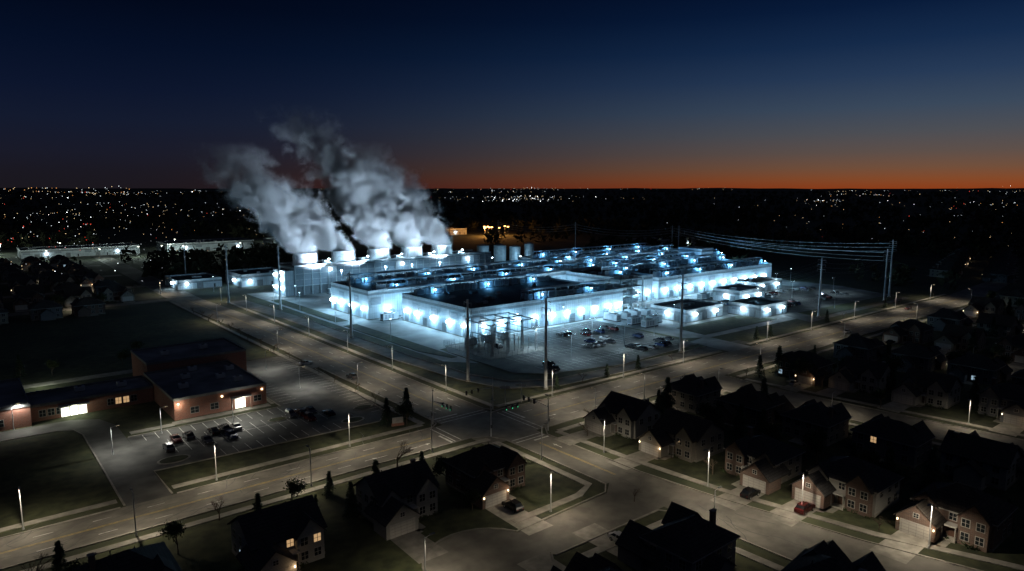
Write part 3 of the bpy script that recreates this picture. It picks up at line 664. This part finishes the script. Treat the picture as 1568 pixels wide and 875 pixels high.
g.box(36,64,51,78,.02,.06,'conc'); g.obj('electrical_substation')
e=MB()
pts=[(35,50),(65,50),(65,79),(35,79),(35,50)]
for a,b in zip(pts,pts[1:]):
    L=math.dist(a,b);n=int(L/2.5)
    for i in range(n+1):
        x=a[0]+(b[0]-a[0])*i/n;y=a[1]+(b[1]-a[1])*i/n;e.cyl((x,y,0),(x,y,2.4),.04,.04,'metal',4)
    for z in(.3,.9,1.5,2.0,2.4): e.cyl((*a,z),(*b,z),.025,.025,'metal',3)
e.obj('chain_link_fence')
for (x0,x1,y0,y1,h) in ((-60,30,575,610,7),(50,130,560,600,8),(150,230,560,590,7),(-180,-90,560,600,6),(330,420,600,630,7),(420,500,300,330,8)):
    dc(x0,x1,y0,y1,h,'warehouse',lx=[x0+(x1-x0)*k for k in(.2,.8)],ly=[],P=10)
wp=empty('parking_lot_lamp');g=MB()
for i in range(18):
    x=R.uniform(-220,260);y=R.uniform(515,550) if i%3 else R.uniform(612,650)
    g.cyl((x,y,0),(x,y,9),.1,.1,'pole',5);g.box(x-.6,x+.6,y-.6,y+.6,9,9.5,'e_door');light('lot_light',(x,y,8.7),9000,(.8,1,.92),wp,.3)
for i in range(9):
    x=R.uniform(385,460);y=R.uniform(530,592)
    g.cyl((x,y,0),(x,y,11),.1,.1,'pole',5);g.box(x-.9,x+.9,y-.9,y+.9,11,11.9,'e_or');light('lot_light',(x,y,10.6),14000,(1,.42,.10),wp,.3)
g.obj('lamp_poles',wp)
# ------------------------------------------------------------------ trees
def bare_tree(seed,H=8,leaf=None):
    q=random.Random(seed); g=MB()
    def br(p,d,L,r,dep):
        e=p+d*L; g.cyl(p,e,r,r*.68,'bark',5 if dep<2 else 3,False)
        if leaf and dep>=2:
            for k in range(leaf):
                c=e+Vector((q.gauss(0,.55),q.gauss(0,.55),q.gauss(0,.45))); a=Vector((q.gauss(0,1),q.gauss(0,1),q.gauss(0,1))).normalized()*.2; b=Vector((q.gauss(0,1),q.gauss(0,1),q.gauss(0,1))).normalized()*.2
                g.add([c-a,c+b,c+a,c-b],[(0,1,2,3)],'leaf')
        if dep>=(4 if leaf else 5): return
        for k in range(3 if dep<4 else 2):
            nd=(d+Vector((q.gauss(0,.5),q.gauss(0,.5),q.gauss(.08,.3)))).normalized(); br(p+d*L*q.uniform(.6,1),nd,L*q.uniform(.6,.82),r*.6,dep+1)
    br(Vector((0,0,0)),Vector((0,0,1)),H*.3,H*.022,0); return g.mesh('tree' if leaf else 'bare_tree')
def pine(seed,H=9):
    q=random.Random(seed);g=MB(); g.cyl((0,0,0),(0,0,H*.97),.2,.03,'bark',6); z=.8
    while z<H*.97:
        Rr=(1-z/H)*H*.27+.15
        for k in range(9):
            t=q.uniform(0,2*pi);L=Rr*q.uniform(.7,1.1);dr=-L*.25
            tip=Vector((math.cos(t)*L,math.sin(t)*L,z+dr)); g.cyl((0,0,z),tip,.035,.01,'bark',3,False)
            for j in range(9):
                s=q.uniform(.25,1.05); c=Vector((0,0,z)).lerp(tip,s)+Vector((q.gauss(0,.12),q.gauss(0,.12),q.gauss(-.05,.1)))
                a=Vector((math.cos(t+q.gauss(0,.5)),math.sin(t+q.gauss(0,.5)),-.3))*.28; b=Vector((-math.sin(t),math.cos(t),q.gauss(0,.4)))*.13
                g.add([c-a,c+b,c+a,c-b],[(0,1,2,3)],'needle')
        z+=.33
    return g.mesh('pine_tree')
BT=[bare_tree(i,7+i) for i in range(3)];LT=[bare_tree(10+i,8+i,12) for i in range(3)];PT=[pine(20+i,8+i*1.5) for i in range(3)]
def tree(kind,x,y,s=1): 
    L={'b':(BT,'bare_tree'),'l':(LT,'tree'),'p':(PT,'pine_tree')}[kind]; place(R.choice(L[0]),L[1],(x,y,0),R.uniform(0,6.28),None,s*R.uniform(.85,1.15))
for (k,x,y,s) in (('b',-38,-12,1.1),('p',-19,16,.8),('p',-26,14,.9),('l',-22,11,.8),('p',-55,-15,.6),('b',-75,-12,.7),('b',-118,-16,1),('b',-104,-18,.8),('l',-37,-38,.6),('b',-10.7,-55,.6),
    ('b',62,-21,1),('b',8,-24,.6),('p',31,-30,1),('p',33,-50,1),('l',34,-66,.9),('p',32,-84,1.1),('b',12,-57,.6),('b',14,-90,.7),('p',60,-40,.8),('b',93,-40,1),('p',96,-24,1.1),('p',88,-22,.9),('l',118,-50,1),('b',58,-17,.8),('p',-60,-20,.5),('p',-38,-22,.6),('l',-84,-20,.8)): tree(k,x,y,s)
for i in range(16): tree('b',-19+R.uniform(-1,1),20+i*13,.55)
for i in range(22): tree(R.choice('bbp'),R.uniform(10,330),R.choice((9.4,-18.5)),.6)
for i in range(320):
    x=R.uniform(86,520);y=R.uniform(-320,-20); tree(R.choice('bbllp'),x,y,R.uniform(.7,1.1))
for i in range(40): tree(R.choice('lbp'),R.uniform(31,38),R.uniform(-150,-22),R.uniform(.6,1))
for i in range(160): tree(R.choice('bbllp'),R.uniform(-400,-22),R.choice((266,304,335,370,405,440,485,520))+R.uniform(-9,9),R.uniform(.7,1.1))
for i in range(24): tree(R.choice('blp'),-110+R.uniform(-60,90),R.uniform(-26,-15) if i%2 else 118+R.uniform(0,20),.8)
vs=[];fs=[]
def crown(x,y,z,h,w,n):
    for i in range(n):
        a=R.uniform(0,6.28);t=R.random();rr=w*math.sqrt(R.random())*(1-abs(t-.45)*1.1)
        c=Vector((x+math.cos(a)*rr,y+math.sin(a)*rr,z+h*(.12+.88*t)));s=w*.38
        k=len(vs)
        for j in range(3): vs.append((c.x+R.gauss(0,s),c.y+R.gauss(0,s),c.z+R.gauss(0,s)))
        fs.append((k,k+1,k+2))
def clear(x,y):
    if x<345 and x>-19 and y>-20 and y<345: return False
    if -185<x<0 and -140<y<225: return False
    if 60<x<540 and -340<y<0: return False
    if -420<x<0 and 225<y<525: return False
    if -230<x<270 and 500<y<660: return False
    if 380<x<560 and -10<y<200: return False
    if 330<x<480 and 480<y<640: return False
    return True
cnt=0
while cnt<6500:
    az=math.radians(R.uniform(-55,55)); r=300*(20**(R.random())); hd=math.radians(50.6)-az
    x=CX+r*math.cos(hd);y=CY+r*math.sin(hd)
    if not clear(x,y): cnt+=.3;continue
    if noise.noise(Vector((x/160,y/160,1)))<-.12: cnt+=.3;continue
    k=1+r/2500
    crown(x,y,hz(x,y)-.5,R.uniform(7,12)*min(k,1.5),R.uniform(3,5)*k,26 if r<1500 else 14); cnt+=1
g=MB();g.v=vs;g.f=fs;g.m=[0]*len(fs);g.mats=['scrub'];g.obj('distant_trees')
# ------------------------------------------------------------------ distant town lights
M['c_w']=emit('town_lamp_white',(.85,.95,1),2.0);M['c_y']=emit('town_lamp_warm',(1,.72,.38),1.7);M['c_o']=emit('town_lamp_sodium',(1,.42,.12),1.6);M['c_r']=emit('town_lamp_red',(1,.08,.05),1.8);M['c_b']=emit('town_lamp_bright',(.9,.97,1),10)
g=MB()
def tl(px_az,r,size,k,zz=None):
    hd=math.radians(50.6)-math.radians(px_az); x=CX+r*math.cos(hd);y=CY+r*math.sin(hd)
    if r<700 and not clear(x,y) and not(-420<x<0 and y>230) : return
    if noise.noise(Vector((x/420,y/420,5)))<-.08 and R.random()<.85: return
    s=r*.00042*size; z=hz(x,y)+(zz if zz is not None else R.uniform(5,9)+r*.002)
    g.add([(x-s,y,z),(x,y-s,z),(x+s,y,z),(x,y+s,z),(x,y,z+s),(x,y,z-s)],[(0,1,4),(1,2,4),(2,3,4),(3,0,4),(1,0,5),(2,1,5),(3,2,5),(0,3,5)],k)
def kk(): 
    r=R.random(); return 'c_w' if r<.42 else 'c_y' if r<.82 else 'c_o' if r<.91 else 'c_r' if r<.95 else 'c_b'
for i in range(560): tl(R.triangular(-52,-8,-32),R.uniform(420,2600),R.uniform(.35,1.0),kk())
for i in range(260): tl(R.triangular(12,54,33),R.uniform(600,3000),R.uniform(.35,1.0),kk())
cl=[(R.uniform(-54,54),2600*3.2**R.random()) for i in range(46)]
for i in range(700):
    a,r=R.choice(cl); tl(a+R.gauss(0,1.4),r*R.gauss(1,.03),R.uniform(.3,.9),kk())
for i in range(90): tl(R.uniform(-54,54),R.uniform(2200,9500),R.uniform(.3,.8),kk())
for i in range(150): tl(R.gauss(0,3.6),R.uniform(2500,3700),R.uniform(.4,1.1),R.choice(('c_w','c_b','c_w','c_y','c_y')))
for i in range(110): tl(R.uniform(-37,-28),R.uniform(3500,9000),R.uniform(.6,1.2),R.choice(('c_w','c_y','c_y','c_o','c_w')))
for i in range(60): tl(R.uniform(-37,-31),R.uniform(650,1300),R.uniform(.7,1.3),R.choice(('c_r','c_r','c_w','c_y')))
g.obj('town_lights')
# ------------------------------------------------------------------ steam: density grid made by geometry nodes
vm=bpy.data.materials.new('steam');vm.use_nodes=True;nt=vm.node_tree;nt.nodes.remove(nt.nodes["Principled BSDF"])
pv=nt.nodes.new("ShaderNodeVolumePrincipled");pv.inputs["Color"].default_value=(.95,.97,1,1);pv.inputs["Density"].default_value=1.0;pv.inputs["Anisotropy"].default_value=.1
nt.links.new(pv.outputs[0],nt.nodes["Material Output"].inputs["Volume"]); vm.cycles.volume_step_rate=2.5
gt_=bpy.data.node_groups.new('steam_grid','GeometryNodeTree')
gt_.interface.new_socket('Geometry',in_out='OUTPUT',socket_type='NodeSocketGeometry')
N=gt_.nodes;L=gt_.links
def mth(op,a,b=None,c=None,cl=False):
    n=N.new("ShaderNodeMath");n.operation=op;n.use_clamp=cl
    for i,v in enumerate((a,b,c)):
        if v is None: continue
        if isinstance(v,(int,float)): n.inputs[i].default_value=v
        else: L.new(v,n.inputs[i])
    return n.outputs[0]
pos=N.new("GeometryNodeInputPosition");sp=N.new("ShaderNodeSeparateXYZ");L.new(pos.outputs[0],sp.inputs[0])
PX,PY,PZ=sp.outputs
nA=N.new("ShaderNodeTexNoise");nA.inputs["Scale"].default_value=.05;nA.inputs["Detail"].default_value=2;L.new(pos.outputs[0],nA.inputs["Vector"])
sA=N.new("ShaderNodeSeparateXYZ");L.new(nA.outputs["Color"],sA.inputs[0])
nB=N.new("ShaderNodeTexNoise");nB.inputs["Scale"].default_value=.10;nB.inputs["Detail"].default_value=7;nB.inputs["Roughness"].default_value=.62;nB.inputs["Distortion"].default_value=.9;L.new(pos.outputs[0],nB.inputs["Vector"])
fine=mth('SUBTRACT',nB.outputs["Fac"],.5)
tot=None
def plume(bx,by,z0,H,D,R0,R1,dens):
    global tot
    dx,dy=-.773*D,.635*D
    t=mth('DIVIDE',mth('SUBTRACT',PZ,z0),H,cl=True)
    amp=mth('MULTIPLY',mth('POWER',t,.7),46.0)
    x=mth('ADD',PX,mth('MULTIPLY',mth('SUBTRACT',sA.outputs[0],.5),amp)); y=mth('ADD',PY,mth('MULTIPLY',mth('SUBTRACT',sA.outputs[1],.5),amp))
    ex=mth('SUBTRACT',x,mth('MULTIPLY_ADD',t,dx,bx)); ey=mth('SUBTRACT',y,mth('MULTIPLY_ADD',t,dy,by))
    d=mth('SQRT',mth('ADD',mth('MULTIPLY',ex,ex),mth('MULTIPLY',ey,ey)))
    rr=mth('MULTIPLY_ADD',mth('POWER',t,.5),R1-R0,R0)
    base=mth('SUBTRACT',1.0,mth('DIVIDE',d,rr))
    na=mth('MULTIPLY',fine,mth('MULTIPLY_ADD',t,7.5,3.0))
    dd=mth('MULTIPLY',mth('ADD',mth('MULTIPLY',base,1.6),na),2.2,cl=True)
    inside=mth('MULTIPLY',mth('ADD',base,.6),4,cl=True)
    fade=mth('MULTIPLY',mth('POWER',mth('SUBTRACT',1.0,t),1.25),mth('MULTIPLY',mth('SUBTRACT',PZ,z0),.6,cl=True))
    den=mth('MULTIPLY',mth('MULTIPLY',mth('MULTIPLY',dd,inside),fade),dens)
    tot=den if tot is None else mth('ADD',tot,den)
plume(52,248,22,64,44,6.4,17,.32)
plume(76,248,22,48,56,6.4,19,.32)
plume(100,248,22,88,48,6.4,16,.34)
plume(123.6,248,22,68,42,6.4,20,.34)
plume(147,248,22,56,48,6.4,20,.34)
vc=N.new("GeometryNodeVolumeCube");L.new(tot,vc.inputs["Density"])
vc.inputs["Min"].default_value=(-14,230,22);vc.inputs["Max"].default_value=(166,306,110)
vc.inputs["Resolution X"].default_value=200;vc.inputs["Resolution Y"].default_value=84;vc.inputs["Resolution Z"].default_value=98
sm=N.new("GeometryNodeSetMaterial");sm.inputs["Material"].default_value=vm;L.new(vc.outputs[0],sm.inputs[0])
go_=N.new("NodeGroupOutput");L.new(sm.outputs[0],go_.inputs[0])
me=bpy.data.meshes.new('steam_cloud');me.from_pydata([(0,0,0)],[],[]);me.materials.append(vm)
so=bpy.data.objects.new('steam_cloud',me);COL.objects.link(so);md=so.modifiers.new('steam','NODES');md.node_group=gt_
# ------------------------------------------------------------------ sky
w=bpy.data.worlds.new("World");sc.world=w;w.use_nodes=True;nt=w.node_tree;N=nt.nodes;L=nt.links
bg=N["Background"]
tc=N.new("ShaderNodeTexCoord");sp=N.new("ShaderNodeSeparateXYZ");L.new(tc.outputs["Generated"],sp.inputs[0])
mr=N.new("ShaderNodeMapRange");mr.inputs[1].default_value=0;mr.inputs[2].default_value=.30;L.new(sp.outputs[2],mr.inputs[0])
def lin(c): return tuple(((v/255)/12.92 if v/255<=.04045 else ((v/255+.055)/1.055)**2.4) for v in c)
def ramp(st):
    r=N.new("ShaderNodeValToRGB");el=r.color_ramp.elements
    while len(el)<len(st): el.new(.5)
    for e_,(a,c) in zip(el,st): e_.position=math.sin(math.radians(a))/.30; e_.color=(*lin(c),1)
    L.new(mr.outputs[0],r.inputs[0]);return r
rr=ramp([(0,(140,62,26)),(.7,(132,74,42)),(1.5,(114,80,60)),(2.6,(94,80,74)),(4,(77,79,85)),(5.8,(58,73,92)),(8,(38,58,87)),(10.2,(21,43,75)),(12.7,(9,28,59)),(15.5,(3,16,43)),(17.4,(2,13,36))])
rl=ramp([(0,(26,23,29)),(1.2,(26,24,33)),(2.5,(25,26,40)),(4.8,(19,26,46)),(7,(12,21,44)),(10,(5,15,37)),(13,(2,9,27)),(17,(1,6,20))])
dt=N.new("ShaderNodeVectorMath");dt.operation='DOT_PRODUCT';nm=N.new("ShaderNodeVectorMath");nm.operation='MULTIPLY';nm.inputs[1].default_value=(1,1,0);L.new(tc.outputs["Generated"],nm.inputs[0])
nn=N.new("ShaderNodeVectorMath");nn.operation='NORMALIZE';L.new(nm.outputs[0],nn.inputs[0]);L.new(nn.outputs[0],dt.inputs[0]);dt.inputs[1].default_value=(.963,.269,0)
m2=N.new("ShaderNodeMapRange");m2.inputs[1].default_value=.32;m2.inputs[2].default_value=1;L.new(dt.outputs["Value"],m2.inputs[0])
pw=N.new("ShaderNodeMath");pw.operation='POWER';pw.inputs[1].default_value=3.2;L.new(m2.outputs[0],pw.inputs[0])
mx=N.new("ShaderNodeMixRGB");L.new(pw.outputs[0],mx.inputs[0]);L.new(rl.outputs[0],mx.inputs[1]);L.new(rr.outputs[0],mx.inputs[2]);L.new(mx.outputs[0],bg.inputs[0]);bg.inputs[1].default_value=1
s=bpy.data.lights.new('skyglow_fill','SUN');s.energy=.04;s.angle=math.radians(40);s.color=(.8,.85,1);so=bpy.data.objects.new('skyglow_fill',s);COL.objects.link(so);so.rotation_euler=(math.radians(35),0,math.radians(-20))  # added faint fill imitating city skyglow, not actual sunlight
# ------------------------------------------------------------------ camera
c=bpy.data.cameras.new('camera');c.sensor_width=36;c.lens=24.34;c.clip_end=60000;c.clip_start=.5
co=bpy.data.objects.new('camera',c);COL.objects.link(co);co.location=(CX,CY,60);co.rotation_euler=(math.radians(82),0,math.radians(-39.4))
sc.camera=co
sc.view_settings.view_transform='Standard';sc.view_settings.look='None';sc.view_settings.exposure=0
print('objs',len(bpy.data.objects))
